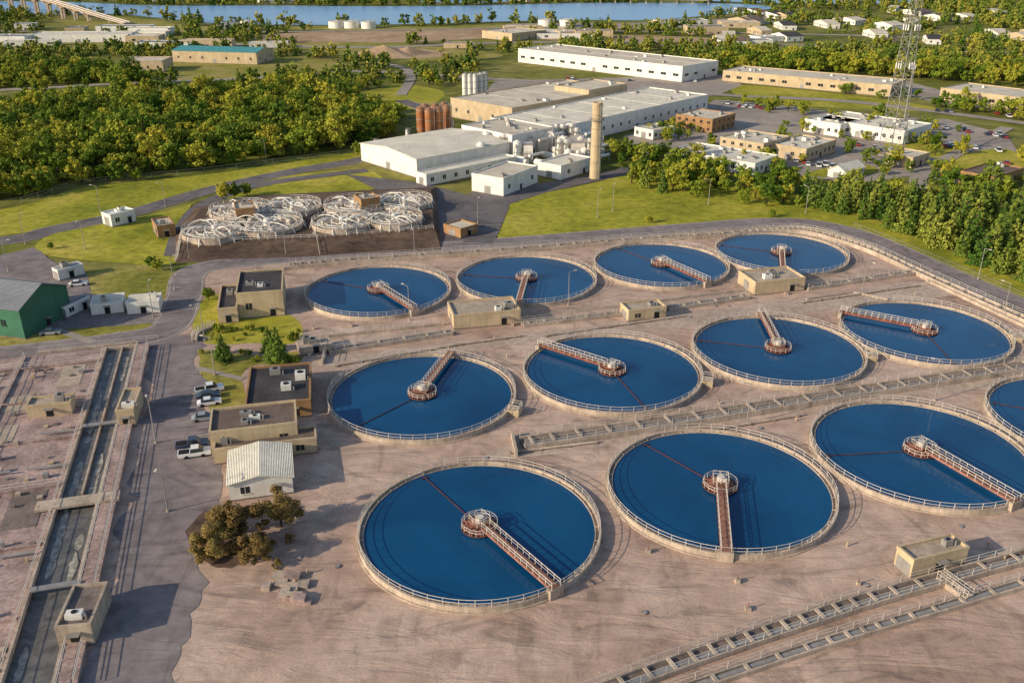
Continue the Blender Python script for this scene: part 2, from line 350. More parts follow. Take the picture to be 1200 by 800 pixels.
# ------------------------------------------------------------------ buildings
def bldg(name,C,R,L,h,wall,roof,top=False,gable=None,rows=1,win=True,parapet=.5,units=2,door=True,winw=1.4,gap=3.2,trim=None,z0=0.0,over=.35):
    z=h if top else z0
    c=G(*C,z);r=G(*R,z);l=G(*L,z)
    ax=(r-c); ax.z=0; a=ax.length; ang=math.atan2(ax.y,ax.x); ax.normalize(); ay=Vector((-ax.y,ax.x,0)); b_=abs((l-c).dot(ay))
    b_=max(b_,2.0); trim=trim or wall
    mb=MB(); mb.box(0,0,z0-.3,a,b_,h,wall)
    mb.box(-.06,-.06,z0-.3,a+.06,b_+.06,z0+.35,m_concd)
    if gable:
        rh=gable[1]; o=over
        if gable[0]=='x':
            mb.add([(0,0,h),(0,b_,h),(0,b_/2,h+rh),(a,0,h),(a,b_,h),(a,b_/2,h+rh)],[(0,2,1),(3,4,5)],wall)
            for s_ in (0,1):
                y0=-o if s_==0 else b_+o; zz=h-o*rh/(b_/2)
                p=[(-o,y0,zz),(a+o,y0,zz),(a+o,b_/2,h+rh),(-o,b_/2,h+rh)]
                q=[(x,y,zv+.18) for x,y,zv in p]
                mb.add(p+q,[(0,1,2,3),(4,5,6,7),(0,1,5,4),(1,2,6,5),(3,0,4,7)],roof)
        else:
            mb.add([(0,0,h),(a,0,h),(a/2,0,h+rh),(0,b_,h),(a,b_,h),(a/2,b_,h+rh)],[(0,1,2),(3,5,4)],wall)
            for s_ in (0,1):
                x0=-o if s_==0 else a+o; zz=h-o*rh/(a/2)
                p=[(x0,-o,zz),(x0,b_+o,zz),(a/2,b_+o,h+rh),(a/2,-o,h+rh)]
                q=[(x,y,zv+.18) for x,y,zv in p]
                mb.add(p+q,[(0,1,2,3),(4,5,6,7),(0,1,5,4),(1,2,6,5),(3,0,4,7)],roof)
    else:
        pt=.28
        mb.box(pt,pt,h,a-pt,b_-pt,h+.08,roof)
        if parapet:
            mb.box(-.05,-.05,h+.001,a+.05,pt,h+parapet,trim); mb.box(-.05,b_-pt,h+.001,a+.05,b_+.05,h+parapet,trim)
            mb.box(-.05,pt+.001,h+.001,pt,b_-pt-.001,h+parapet,trim); mb.box(a-pt,pt+.001,h+.001,a+.05,b_-pt-.001,h+parapet,trim)
        rr=random.Random(int(a*100+b_*37))
        for i in range(units):
            w=rr.uniform(.8,2.2);d=rr.uniform(.8,2); x=rr.uniform(.8,max(.9,a-w-.8)); y=rr.uniform(.8,max(.9,b_-d-.8)); uh=rr.uniform(.5,1.3)
            mb.box(x,y,h+.08,x+w,y+d,h+.2+uh,rr.choice([m_metal,m_white,m_metal]))
            mb.cyl((x+w/2,y+d/2),min(w,d)*.3,min(w,d)*.3,h+.2+uh,h+.32+uh,10,m_dark)
            mb.cyl((x+w+.5,y),.12,.12,h+.05,h+.9,6,m_metal)
        if min(a,b_)>25:   # roof seams and skylights on large roofs
            ns=int(a/18)
            for i in range(1,ns):
                x=a*i/ns; mb.box(x-.08,.5,h+.08,x+.08,b_-.5,h+.16,roof)
                for j in range(2,int(b_/14)):
                    if rr.random()<.5: mb.box(x+2.2,j*14-6,h+.08,x+3.4,j*14-3.6,h+.4,m_white)
    if win:
        sh=(h-z0)/rows
        for rw in range(rows):
            zz=z0+sh*rw+sh*.38; wh=min(1.5,sh*.38)
            for L_,f in ((a,0),(b_,1),(a,2),(b_,3)):
                n=int((L_-1.2)/gap)
                for i in range(n):
                    t=(i+.5)*L_/n-winw/2
                    if door and rw==0 and i==n//2: continue
                    def bx(t0,t1,z0_,z1_,dd,mat):
                        if f==0: mb.box(t0,-dd,z0_,t1,.01,z1_,mat)
                        elif f==1: mb.box(-dd,t0,z0_,.01,t1,z1_,mat)
                        elif f==2: mb.box(t0,b_-.01,z0_,t1,b_+dd,z1_,mat)
                        else: mb.box(a-.01,t0,z0_,a+dd,t1,z1_,mat)
                    bx(t-.1,t+winw+.1,zz-.12,zz-.01,.12,trim)
                    bx(t,t+winw,zz,zz+wh,.03,m_glass)
                    bx(t+winw/2-.04,t+winw/2+.04,zz+.01,zz+wh-.01,.06,trim)
    if door:
        n=max(1,int((a-1.2)/gap)); x=(n//2+.5)*a/n
        mb.box(x-.6,-.05,z0,x+.6,.01,z0+2.15,m_dark); mb.box(x-.8,-.9,z0+2.3,x+.8,-.07,z0+2.4,m_metal)
        y=b_*.5; mb.box(-.05,y-1.3,z0,.01,y+1.3,z0+min(2.9,(h-z0)*.8),m_metal)
    fp=[c+ax*(-2)+ay*(-2),c+ax*(a+2)+ay*(-2),c+ax*(a+2)+ay*(b_+2),c+ax*(-2)+ay*(b_+2)]
    EX.append([(p.x,p.y) for p in fp])
    return mb.obj(name,(c.x,c.y,0),ang)

# industrial complex
bldg('white_factory_hall',(488,187),(597,167),(398,172),7,m_white,m_roofw,top=True,gable=('x',1.6),win=False,trim=m_white)
bldg('factory_annex',(500,219),(605,197),(494,214),4.0,m_white,m_roofw,rows=1,gap=5,units=0)
bldg('white_storage_building',(590,231),(630,215),(560,222),6,m_white,m_rooft,gap=6,units=1)
bldg('white_storage_building',(657,212),(693,201),(632,206),5,m_white,m_roofw,gap=6,units=1)
bldg('factory_warehouse',(600,128),(735,104),(525,116),9,m_cream,m_rooft,top=True,units=9,gap=7)
bldg('factory_warehouse',(648,152),(830,112),(560,142),8,m_white,m_roofw,top=True,units=10,gap=6)
bldg('factory_warehouse',(600,160),(650,150),(540,148),9,m_white,m_rooft,top=True,units=6,gap=7)
bldg('factory_warehouse',(690,107),(735,99),(640,103),11,m_cream,m_rooft,top=True,units=4,gap=7)
bldg('large_warehouse',(800,79),(842,72),(588,60),9,m_white,m_rooft,top=True,units=12,gap=9,win=True,winw=4)
bldg('long_warehouse',(1045,101),(1062,94),(857,81),6,m_cream,m_rooft,top=True,units=10,gap=7,winw=3)
bldg('long_warehouse',(1215,118),(1245,111),(1097,105),6,m_cream,m_rooft,top=True,units=6,gap=6,winw=3)
bldg('white_office_building',(885,193),(912,183),(802,172),4.5,m_white,m_roofw,top=True,units=8)
bldg('office_building',(895,170),(926,161),(850,160),6,m_cream,m_rooft,top=True,units=8,rows=2)
bldg('office_building',(945,176),(980,165),(915,166),5,m_cream,m_roofw,top=True,units=7)
bldg('office_building',(1060,155),(1092,146),(972,136),5.5,m_white,m_roofw,top=True,units=14)
bldg('office_building',(985,147),(1010,141),(945,140),5.5,m_white,m_roofw,top=True,units=5)
bldg('brick_office_building',(835,141),(862,134),(800,133),6,m_brick,m_rooft,top=True,units=4,rows=2)
bldg('brick_office_building',(1165,209),(1200,198),(1130,200),5,m_brick,m_brownroof,top=True,units=3)
bldg('brick_office_building',(1070,186),(1090,180),(1040,180),4,m_cream,m_rooft,top=True,units=2)
bldg('white_house',(990,212),(1012,205),(972,207),3,m_white,m_roofw,gable=('x',2),gap=3)
bldg('white_house',(765,165),(790,160),(745,160),4,m_white,m_rooft,units=1)
bldg('teal_roof_warehouse',(300,62),(320,57),(222,55),8,m_cream,m_teal,top=True,gap=8,units=5,gable=('y',2))
bldg('beige_warehouse',(190,72),(202,67),(165,64),7,m_cream,m_rooft,top=True,units=2,gap=6)
bldg('distant_warehouse',(150,41),(162,37),(60,35),6,m_white,m_roofw,top=True,units=3,gap=12)
bldg('distant_warehouse',(600,40),(640,36),(560,37),6,m_cream,m_rooft,top=True,units=3,gap=12)
# plant buildings, left
bldg('green_shed',(30,398),(85,368),(-90,405),7.2,m_green,m_roofg,gable=('y',3.2),gap=7,over=.5)
bldg('white_shed',(78,374),(108,360),(70,372),3,m_white,m_roofg,units=0,parapet=0)
bldg('white_shed',(108,371),(146,367),(104,360),2.8,m_white,m_roofw,units=1,parapet=.1)
bldg('white_shed',(150,370),(188,367),(147,360),3,m_white,m_roofw,units=1,parapet=.1)
bldg('white_shed',(70,330),(100,322),(66,326),3,m_white,m_metal,units=1,parapet=.1)
bldg('white_kiosk',(132,267),(160,260),(127,262),3.6,m_white,m_white,units=2,gap=3)
bldg('brick_kiosk',(186,280),(207,277),(184,270),3.4,m_brick,m_rooft,units=1)
bldg('pump_house',(276,346),(331,342),(276,320),6,m_cream,m_roofd,top=True,units=2,gap=4.5)
bldg('pump_house_annex',(257,380),(280,378),(256,352),3.4,m_cream,m_roofd,units=1,gap=4)
bldg('flat_roof_workshop',(287,477),(364,470),(287,433),3.2,m_brick,m_roofd,top=True,units=3,gap=4)
bldg('control_building',(245,509),(348,497),(244,482),4.8,m_cream,m_brownroof,top=True,units=3,gap=3.5)
bldg('control_building_annex',(250,529),(371,515),(249,514),2.7,m_cream,m_brownroof,top=True,units=1,gap=4)
bldg('metal_roof_garage',(267,568),(342,558),(263,530),3.2,m_white,m_roofw,top=True,gable=('y',1.0),gap=4)
bldg('service_building',(532,387),(610,380),(528,370),3.2,m_cream,m_conc,units=2,gap=5,win=False)
bldg('service_building',(736,378),(780,373),(733,368),2.6,m_cream,m_conc,units=1,gap=3)
bldg('service_building',(884,347),(942,341),(872,332),3.2,m_cream,m_conc,units=2,gap=5,win=False)
bldg('service_building',(1066,680),(1130,664),(1054,661),3.0,m_cream,m_conc,units=1,gap=5,win=False)
bldg('valve_house',(352,418),(390,412),(350,408),1.8,m_conc,m_conc,units=2,win=False,parapet=.1)
bldg('service_building',(34,494),(86,489),(28,484),2.8,m_cream,m_conc,units=1,win=False)
bldg('service_building',(139,502),(160,500),(143,476),3.2,m_cream,m_conc,units=1,win=False)
bldg('service_building',(70,760),(112,756),(82,710),3.0,m_conc,m_concd,units=1,win=False)
bldg('brick_kiosk',(540,280),(560,274),(533,270),2.6,m_brick,m_rooft,units=0,win=False)
def inside(px_,py_,poly):
    c=False;j=len(poly)-1
    for i_ in range(len(poly)):
        xi,yi=poly[i_];xj,yj=poly[j]
        if (yi>py_)!=(yj>py_) and px_<(xj-xi)*(py_-yi)/(yj-yi)+xi: c=not c
        j=i_
    return c
for i in range(78):
    house=random.random()<.5
    if house: x=random.uniform(830,1240); y=random.uniform(14,58)
    else: x=random.uniform(-60,1000); y=random.choice([random.uniform(0,8),random.uniform(32,58)])
    g=G(x,y)
    if any(inside(g.x+dx,g.y+dy,EX[k]) for k in (0,1) for dx,dy in ((0,0),(70,0),(0,-25),(0,25))): continue
    s=.01127*(y+75)
    if house:
        w=random.uniform(9,14)*s; bldg('suburban_house',(x,y),(x+w,y-random.uniform(-.5,1)),(x-1,y-4),4.5,random.choice([m_white,m_cream,m_white]),random.choice([m_brownroof,m_roofd,m_rooft]),gable=('x',2.4),gap=4)
    else:
        w=random.uniform(14,50)*s; bldg('distant_warehouse',(x,y),(x+w,y-random.uniform(-.5,1.5)),(x-2,y-random.uniform(1.5,3)),random.uniform(3.5,6.5),random.choice([m_white,m_cream,m_white]),random.choice([m_rooft,m_roofw,m_roofg]),units=2,gap=12,winw=3)
for x,y,r in [(395,33,8),(412,33,8),(432,33.5,7),(290,33,6),(640,31,8),(665,31,8)]:
    g=G(x,y); mb=MB(); mb.cyl((0,0),r,r,0,6,28,m_white); mb.cyl((0,0),r,.3,6.001,7.2,28,m_roofw); mb.rail([(r*math.cos(k*.63),r*math.sin(k*.63),6) for k in range(10)],m_metal,1,5,.12,True); mb.obj('storage_tank',(g.x,g.y,0)); EX.append([(g.x-15,g.y-15),(g.x+15,g.y-15),(g.x+15,g.y+15),(g.x-15,g.y+15)])

# ------------------------------------------------------------------ silos, stack, process plant
def silos(name,pts,r,h,mat,legs=True):
    e=bpy.data.objects.new(name,None); scene.collection.objects.link(e); c=G(*pts[0]); e.location=(c.x,c.y,0)
    for i,(x,y) in enumerate(pts):
        g=G(x,y)-c; mb=MB(); mb.cyl((g.x,g.y),r,r,2.5 if legs else 0,h,20,mat); mb.cyl((g.x,g.y),r*1.02,.4,h,h+r*.6,20,m_white if mat!=m_silo else mat)
        if legs:
            mb.cyl((g.x,g.y),.5,r,1,2.5,20,mat)
            for k in range(6):
                a=k*math.pi/3; mb.beam((g.x+r*.95*math.cos(a),g.y+r*.95*math.sin(a),0),(g.x+r*.95*math.cos(a),g.y+r*.95*math.sin(a),3),.25,m_metal)
        for zz in (h*.35,h*.65,h*.95): mb.ring((g.x,g.y),r,r+.08,zz,zz+.25,20,m_metal)
        mb.rail([(g.x+r*.9*math.cos(k*.785),g.y+r*.9*math.sin(k*.785),h) for k in range(8)],m_metal,1,3,.08,True)
        mb.beam((g.x+r+.4,g.y,0),(g.x+r+.4,g.y,h+1),.3,m_metal)
        mb.obj('silo_%d'%i,parent=e)
    EX.append([((c+Vector((a,b_,0))).x,(c+Vector((a,b_,0))).y) for a,b_ in ((-6,-6),(22,-6),(22,20),(-6,20))])
silos('brown_silos',[(494,163),(504,165),(515,164),(524,161),(499,159),(511,159),(521,157)],1.9,13,m_silo)
silos('white_silos',[(545,112),(551,112),(557,112),(563,111),(568,110)],1.5,11,m_white,False)
silos('white_silos',[(478,170),(441,183)],.8,6,m_white,True)
g=G(697,209); mb=MB()
mb.cyl((0,0),2.0,1.75,0,26.3,28,m_cream); mb.ring((0,0),1.3,1.9,26.3,27.2,28,m_cream); mb.cyl((0,0),1.3,1.3,26.2,26.4,20,m_dark)
for zz in (6,12,18,23): mb.ring((0,0),1.7,2.05,zz,zz+.2,28,m_conc)
mb.beam((1.2,-1.9,0),(1.05,-1.7,26.5),.35,m_metal); mb.ring((0,0),1.9,2.7,21,21.15,20,m_metal)
mb.rail([(2.6*math.cos(k*.52),2.6*math.sin(k*.52),21.1) for k in range(12)],m_metal,1,3,.08,True)
mb.obj('chimney_stack',(g.x,g.y,0))
e=bpy.data.objects.new('process_plant',None); scene.collection.objects.link(e); c=G(620,190); e.location=(c.x,c.y,0)
rp=random.Random(3)
for i in range(110):
    t=rp.random(); x=560+t*135; y=166+rp.uniform(0,30)+ (t-.5)*6
    g=G(x,y)-c; mb=MB(); k=rp.randrange(5); hh=rp.uniform(3,9)
    mt=rp.choice([m_white,m_white,m_rail,m_white,m_white])
    if k==0: mb.cyl((0,0),1.6,1.6,0,hh,16,mt); mb.cyl((0,0),1.6,.3,hh,hh+.8,16,mt); mb.ring((0,0),1.6,1.7,hh*.5,hh*.5+.2,16,m_metal)
    elif k==1:
        w=rp.uniform(2,6); d=rp.uniform(2,5); mb.box(0,0,0,w,d,hh,mt); mb.box(.3,.3,hh,w-.3,d-.3,hh+.5,m_metal); mb.rail([(0,0,hh),(w,0,hh),(w,d,hh),(0,d,hh)],m_rail,1,2,.08,True)
    elif k==2:
        L=rp.uniform(5,12); mb.hcyl((0,0,hh),(L*.7,L*.7,hh),.6,10,mt)
        for q in (0,.5,1): mb.beam((L*.7*q,L*.7*q,0),(L*.7*q,L*.7*q,hh),.25,m_metal)
    elif k==3:
        mb.hcyl((0,0,1.8),(5,-4,1.8),1.3,14,mt); mb.box(.5,-1,0,1.2,0,1,m_concd); mb.box(3.6,-4,0,4.4,-2.6,1,m_concd)
    else:
        for q in range(4): mb.beam((3*(q%2),3*(q//2),0),(3*(q%2),3*(q//2),hh),.2,m_metal)
        for z_ in (hh*.33,hh*.66,hh): mb.box(-.2,-.2,z_,3.2,3.2,z_+.15,m_metal); mb.rail([(0,0,z_),(3,0,z_),(3,3,z_),(0,3,z_)],m_rail,1,1.5,.08,True)
        mb.cyl((1.5,1.5),.9,.9,0,hh+1.5,12,mt)
    mb.obj('equipment_%d'%i,(g.x,g.y,0),parent=e)
g=G(1043,182); mb=MB(); HT=78
def hw(z): return 2.6*(1-z/HT)+.9
seg=20
for k in range(seg):
    z0=HT*k/seg; z1=HT*(k+1)/seg; a=hw(z0); c_=hw(z1)
    P=[(sx*a,sy*a,z0) for sx,sy in ((1,1),(-1,1),(-1,-1),(1,-1))]; Q=[(sx*c_,sy*c_,z1) for sx,sy in ((1,1),(-1,1),(-1,-1),(1,-1))]
    for i in range(4):
        j=(i+1)%4; mb.beam(P[i],Q[i],.22,m_metal); mb.beam(P[i],Q[j],.1,m_metal); mb.beam(P[j],Q[i],.1,m_metal); mb.beam(Q[i],Q[j],.1,m_metal)
for zz in (34,48,60):
    a=hw(zz)+1
    for sx,sy in ((1,0),(-1,0),(0,-1),(0,1)):
        for t in (-1,0,1): mb.box(sx*a-.2+(0 if sx else t*1.2),sy*a-.2+(0 if sy else t*1.2),zz,sx*a+.2+(0 if sx else t*1.2),sy*a+.2+(0 if sy else t*1.2),zz+2,m_white)
mb.box(-4,-4,0,4,4,.3,m_conc)
mb.obj('lattice_tower',(g.x,g.y,0),.4)
mb=MB(); g=G(1058,150); mb.cyl((0,0),.4,.2,0,30,10,m_metal); mb.box(-1,-.3,26,1,.3,28,m_white); mb.obj('radio_mast',(g.x,g.y,0))

# ------------------------------------------------------------------ clarifiers
R0=18.0
def clar_meshes():
    n=128; T=1.1
    mb=MB(); mb.ring((0,0),17.66,R0,-.5,T,n,m_rim); mb.ring((0,0),17.08,17.2,.2,T-.25,n,m_rim); mb.ring((0,0),17.2,17.66,.2,T-.45,n,m_conc)
    mb.ring((0,0),R0,R0+.3,-.4,.3,n,m_conc)
    for i in range(32):
        a=2*math.pi*i/32; ca,sa=math.cos(a),math.sin(a); mb.beam((17.15*ca,17.15*sa,T-.2),(17.7*ca,17.7*sa,T-.2),.12,m_conc,.1)
    wall=mb.mesh('tank_wall')
    mb=MB(); vs=[(17.09*math.cos(2*math.pi*i/n),17.09*math.sin(2*math.pi*i/n),T-.4) for i in range(n)]; mb.add(vs,[tuple(range(n))],m_water); wat=mb.mesh('water')
    mb=MB()
    for i in range(52):
        a=2*math.pi*i/52; ca,sa=math.cos(a)*17.85,math.sin(a)*17.85; mb.beam((ca,sa,T),(ca,sa,T+1.1),.07,m_rail)
    for z in (T+.5,T+1.05): mb.ring((0,0),17.82,17.88,z,z+.06,n,m_rail)
    rail=mb.mesh('railing')
    def bridge(col,col2,w):
        mb=MB(); x0,x1=1.6,18.3
        mb.box(x0,-w,1.75,x1,w,1.82,m_deckp)
        for sgn in (-1,1):
            y=sgn*w
            mb.beam((x0,y,1.6),(x1,y,1.6),.12,col,.28); mb.beam((x0,y,2.85),(x1,y,2.85),.08,col2); mb.beam((x0,y,2.35),(x1,y,2.35),.06,col2)
            k=12
            for i in range(k+1):
                x=x0+(x1-x0)*i/k; mb.beam((x,y,1.6),(x,y,2.85),.07,col2)
        for i in range(12): x=x0+1+i*1.35; mb.beam((x,-w,1.84),(x,w,1.84),.05,col)
        mb.box(17.6,-1.1,0,18.5,1.1,1.72,m_conc)
        return mb.mesh('access_bridge')
    def hub(col,col2):
        mb=MB(); mb.cyl((0,0),2.2,2.2,.3,1.1,32,col); mb.ring((0,0),2.2,2.8,.85,1.0,32,m_arm)
        for i in range(12):
            a=i*math.pi/6; mb.beam((0,0,1.4),(2.8*math.cos(a),2.8*math.sin(a),1.1),.12,col)
        mb.rail([(2.7*math.cos(i*math.pi/8),2.7*math.sin(i*math.pi/8),1.0) for i in range(16)],col2,1.0,3,.06,True)
        mb.box(-1.2,-1.2,1.7,1.2,1.2,1.85,m_deckp); mb.cyl((0,0),.6,.6,1.85,2.7,16,m_rail); mb.box(-.3,.2,1.86,.5,.9,2.5,m_rail)
        mb.rail([(-1.2,-1.2,1.85),(1.2,-1.2,1.85),(1.2,1.2,1.85),(-1.2,1.2,1.85)],col2,1.05,1.2,.06,True)
        return mb.mesh('center_platform')
    def arm():
        mb=MB(); mb.beam((2.3,0,.82),(16.8,0,.8),.09,m_arm,.12); mb.beam((16.2,-.8,.8),(16.2,.8,.8),.1,m_arm)
        for i in range(6): mb.beam((3+i*2.3,0,.8),(3+i*2.3,0,.4),.08,m_arm)
        return mb.mesh('skimmer_arm')
    return wall,wat,rail,(bridge(m_pink,m_rail,.72),bridge(m_red,m_rail,.62)),(hub(m_pink,m_rail),hub(m_red,m_rail)),arm()
WALL,WAT,RAIL,BR,HB,AR=clar_meshes()
def clarifier(X,Y,bp,ap,style,box=None):
    e=bpy.data.objects.new('clarifier_tank',None); scene.collection.objects.link(e); e.location=(X,Y,0)
    mkobj('tank_wall',WALL,parent=e); mkobj('water',WAT,parent=e); mkobj('railing',RAIL,parent=e)
    def ang(px,z): g=G(*px,z); return math.atan2(g.y-Y,g.x-X)
    mkobj('access_bridge',BR[style],rz=ang(bp,2),parent=e); mkobj('center_platform',HB[style],rz=ang(bp,2),parent=e)
    mkobj('skimmer_arm',AR,rz=ang(ap,1),parent=e)
    if box is not None:
        mb=MB(); a=box; mb.box(17.9,-1.2,0,20,1.2,1.3,m_cream); mb.box(18.0,-1.0,1.3,19.8,1.0,1.4,m_conc); mb.rail([(18,-1.1,1.3),(19.9,-1.1,1.3),(19.9,1.1,1.3),(18,1.1,1.3)],m_rail,1,2,.07)
        mb.obj('effluent_box',rz=a,parent=e)
clarifier(-4.8,111,(665,698),(500,560),0)
clarifier(33.2,121.9,(852,655),(770,527),0)
clarifier(69.6,132.8,(1200,590),(960,533),0)
clarifier(105.5,143.3,(1190,520),(1160,470),0)
clarifier(-17.2,153.6,(520,422),(430,493),0,-.35)
clarifier(20.2,163.7,(650,407),(762,483),1,-.25)
clarifier(56.5,174.3,(898,376),(830,399),1,-.2)
clarifier(91.6,183.8,(995,365),(1118,425),1,-.2)
clarifier(-33.1,209.2,(495,367),(390,330),1)
clarifier(3.7,217.5,(607,357),(543,321),1)
clarifier(39.9,228.6,(840,333),(740,296),1)
clarifier(74.6,238.2,(918,325),(848,287),1)

# ------------------------------------------------------------------ channels / pipe galleries
def gallery(name,px,w,h,rails=2,n=6,water_=True,rm=None):
    pts=smooth(GP(px),False,n); mb=MB(); rm=rm or m_rail
    nr=[]
    for i,p in enumerate(pts):
        d=(pts[min(len(pts)-1,i+1)]-pts[max(0,i-1)]).normalized(); nr.append(Vector((-d.y,d.x,0)))
    def ribbon(o0,o1,z0,z1,mat):
        vs=[];fs=[]
        for p,q in zip(pts,nr):
            a=p+q*o0;b_=p+q*o1; vs+=[(a.x,a.y,z0),(b_.x,b_.y,z0),(b_.x,b_.y,z1),(a.x,a.y,z1)]
        for i in range(len(pts)-1):
            for k in range(4): l=(k+1)%4; fs.append((4*i+k,4*i+4+k,4*i+4+l,4*i+l))
        m=len(pts)-1; fs+=[(0,1,2,3),(4*m,4*m+3,4*m+2,4*m+1)]
        mb.add(vs,fs,mat)
    ribbon(-w/2,-w/2+.3,0,h,m_rim); ribbon(w/2-.3,w/2,0,h,m_rim)
    ribbon(-w/2+.3,w/2-.3,0,h*.55,m_concd)
    if water_: ribbon(-w/2+.5,-w/2+1.1,h*.56,h*.8,m_metal)
    for o in ([w/2-.15,-w/2+.15] if rails==2 else [w/2-.15]):
        mb.rail([Vector((p.x,p.y,h))+q*o for p,q in zip(pts,nr)],rm,1.05,2.4,.055)
    for i in range(len(pts)-1):
        seg=(pts[i+1]-pts[i]); k=max(1,int(seg.length/4))
        for j in range(k):
            p=pts[i].lerp(pts[i+1],(j+.5)/k); q=nr[i]*(w/2-.3)
            mb.beam((p+q)+Vector((0,0,h-.1)),(p-q)+Vector((0,0,h-.1)),.5,m_rim,.16)
    return mb.obj(name)
gallery('effluent_channel',[(612,524),(800,496),(1000,464),(1260,424)],3.4,1.3)
gallery('effluent_channel',[(385,414),(530,392)],2.0,1.0)
gallery('effluent_channel',[(612,383),(735,369)],2.0,1.0)
gallery('effluent_channel',[(782,364),(875,350)],2.0,1.0)
gallery('effluent_channel',[(944,340),(1068,322)],2.0,1.0)
gallery('perimeter_channel',[(340,315),(420,308),(600,296),(720,286),(840,278),(900,273),(940,273),(985,284),(1030,300),(1085,326),(1200,378),(1300,422)],2.6,1.3)
gallery('effluent_channel',[(640,840),(800,779),(930,735),(1060,694),(1260,640)],2.4,1.0)
gallery('effluent_channel',[(760,825),(960,758),(1080,722),(1260,668)],1.6,.8,1)
gallery('effluent_channel',[(1100,680),(1135,705)],1.4,.9)
gallery('effluent_channel',[(252,384),(232,392),(228,402)],1.2,.8)
def pipe(px,r=.25,z=.45):
    pts=GP(px); mb=MB()
    for a,b_ in zip(pts,pts[1:]):
        mb.hcyl((a.x,a.y,z),(b_.x,b_.y,z),r,8,m_rim); L=(b_-a).length
        for i in range(int(L/5)+1):
            p=a.lerp(b_,min(1,i*5/L)); mb.box(p.x-.3,p.y-.3,0,p.x+.3,p.y+.3,z,m_concd)
    mb.obj('pipe')
pipe([(395,430),(540,405),(612,395)]); pipe([(640,395),(800,372)]); pipe([(600,532),(700,520)]); pipe([(940,356),(1075,336)])
pipe([(820,508),(940,488)])
def lowwall(name,px,h=.8,w=.35,rail=False):
    pts=GP(px); mb=MB()
    for a,b_ in zip(pts,pts[1:]): mb.beam((a.x,a.y,h/2-.1),(b_.x,b_.y,h/2-.1),w,m_rim,h+.2)
    if rail: mb.rail([(p.x,p.y,h) for p in pts],m_rail)
    mb.obj(name)
lowwall('retaining_wall',[(352,400),(520,382)],.8,.35,True)
lowwall('retaining_wall',[(612,372),(730,360),(868,342)],.7)
lowwall('retaining_wall',[(300,322),(345,316)],1,.4,True)
lowwall('retaining_wall',[(600,512),(605,536)],1.4,.5)
lowwall('retaining_wall',[(1085,330),(1200,384),(1300,430)],.8,.4)
lowwall('retaining_wall',[(378,428),(384,408)],.9,.4,True)
lowwall('retaining_wall',[(945,352),(1000,344),(1040,352)],.6,.3)
rr=random.Random(11); TK=[(-4.8,111),(33.2,121.9),(69.6,132.8),(105.5,143.3),(-17.2,153.6),(20.2,163.7),(56.5,174.3),(91.6,183.8),(-33.1,209.2),(3.7,217.5),(39.9,228.6),(74.6,238.2)]
mb=MB(); cnt=0
while cnt<46:
    p=G(rr.uniform(330,1180),rr.uniform(330,720))
    if any((p.x-a)**2+(p.y-b_)**2<20.5**2 for a,b_ in TK): continue
    cnt+=1; k=rr.randrange(3)
    if k==0: mb.cyl((p.x,p.y),.45,.45,0,.25,12,m_concd); mb.cyl((p.x,p.y),.35,.35,.25,.3,12,m_metal)
    elif k==1: w_=rr.uniform(.4,.9); mb.box(p.x,p.y,0,p.x+w_,p.y+w_,rr.uniform(.3,.9),m_rim); mb.cyl((p.x+w_/2,p.y+w_/2),.06,.06,.3,1.3,6,m_red)
    else: mb.cyl((p.x,p.y),.12,.12,0,1.0,8,m_cream)
mb.obj('valve_boxes')

# left aeration complex in plant axes
O=G(122,425); ANG=UA
e=bpy.data.objects.new('aeration_basin',None); scene.collection.objects.link(e); e.location=(O.x,O.y,0); e.rotation_euler=(0,0,ANG)
mb=MB(); Lc=95
mb.box(-50,-Lc,-.5,-.4,6,.7,m_concp)
for i,x in enumerate(range(-48,-1,16)): mb.box(x,-Lc+.5,.7,x+.45,5.5,1.1,m_concp)
for j in range(0,96,16): mb.box(-49.8,-j-1,.702,-.6,-j-.6,1.15,m_concp)
rr=random.Random(5)
for i in range(6):
    for j in range(8):
        x=-48+8*i+.6; y=-12*j-.9
        t=rr.random()
        if t<.6: mb.box(x,y-rr.uniform(6,11),.705+.003*(i+j),x+rr.uniform(4,7.2),y-.3,.74+.003*(i+j),rr.choice([m_concd,m_conc,m_concp,m_concp]))
        for k in range(4):
            a=x+rr.uniform(.5,6); b_=y-rr.uniform(1,10); s_=rr.uniform(.3,.9); mb.box(a,b_,.72,a+s_,b_+s_,.9+rr.uniform(0,.7),rr.choice([m_conc,m_metal,m_cream,m_concd]))
        if t>.6: mb.hcyl((x+1,y-6,1.3),(x+6.5,y-6,1.3),.2,8,m_metal)
mb.obj('deck',parent=e)
mb=MB()
for x in (-32,-16): mb.rail([(x+.2,5,1.1),(x+.2,-40,1.1),(x+.2,-Lc,1.1)],m_rail)
for j in (0,48): mb.rail([(-49,-j-.8,1.15),(-.8,-j-.8,1.15)],m_rail)
mb.rail([(-.6,5,.7),(-.6,-Lc,.7)],m_rail); mb.rail([(6.3,5,.9),(6.3,-Lc,.9)],m_rail); mb.rail([(8.2,5,.9),(8.2,-Lc,.9)],m_rail)
mb.obj('railing',parent=e)
mb=MB(); mb.box(-.4,-Lc,-.4,0,6,1.0,m_rim); mb.box(5.6,-Lc,-.4,6.0,6,1.0,m_rim); mb.box(2.9,-52,-.4,3.2,5.6,.8,m_rim)
mb.box(0,5.6,-.4,5.6,6,.98,m_rim); mb.box(-3,-56,.9,9,-53.5,1.3,m_rim); mb.box(0,-30,1.0,6,-29,1.2,m_metal); mb.box(0,-76,1.0,6,-75,1.2,m_metal)
mb.box(6.0,-Lc,-.3,8.5,6,.88,m_concp)
mb.obj('channel_walls',parent=e)
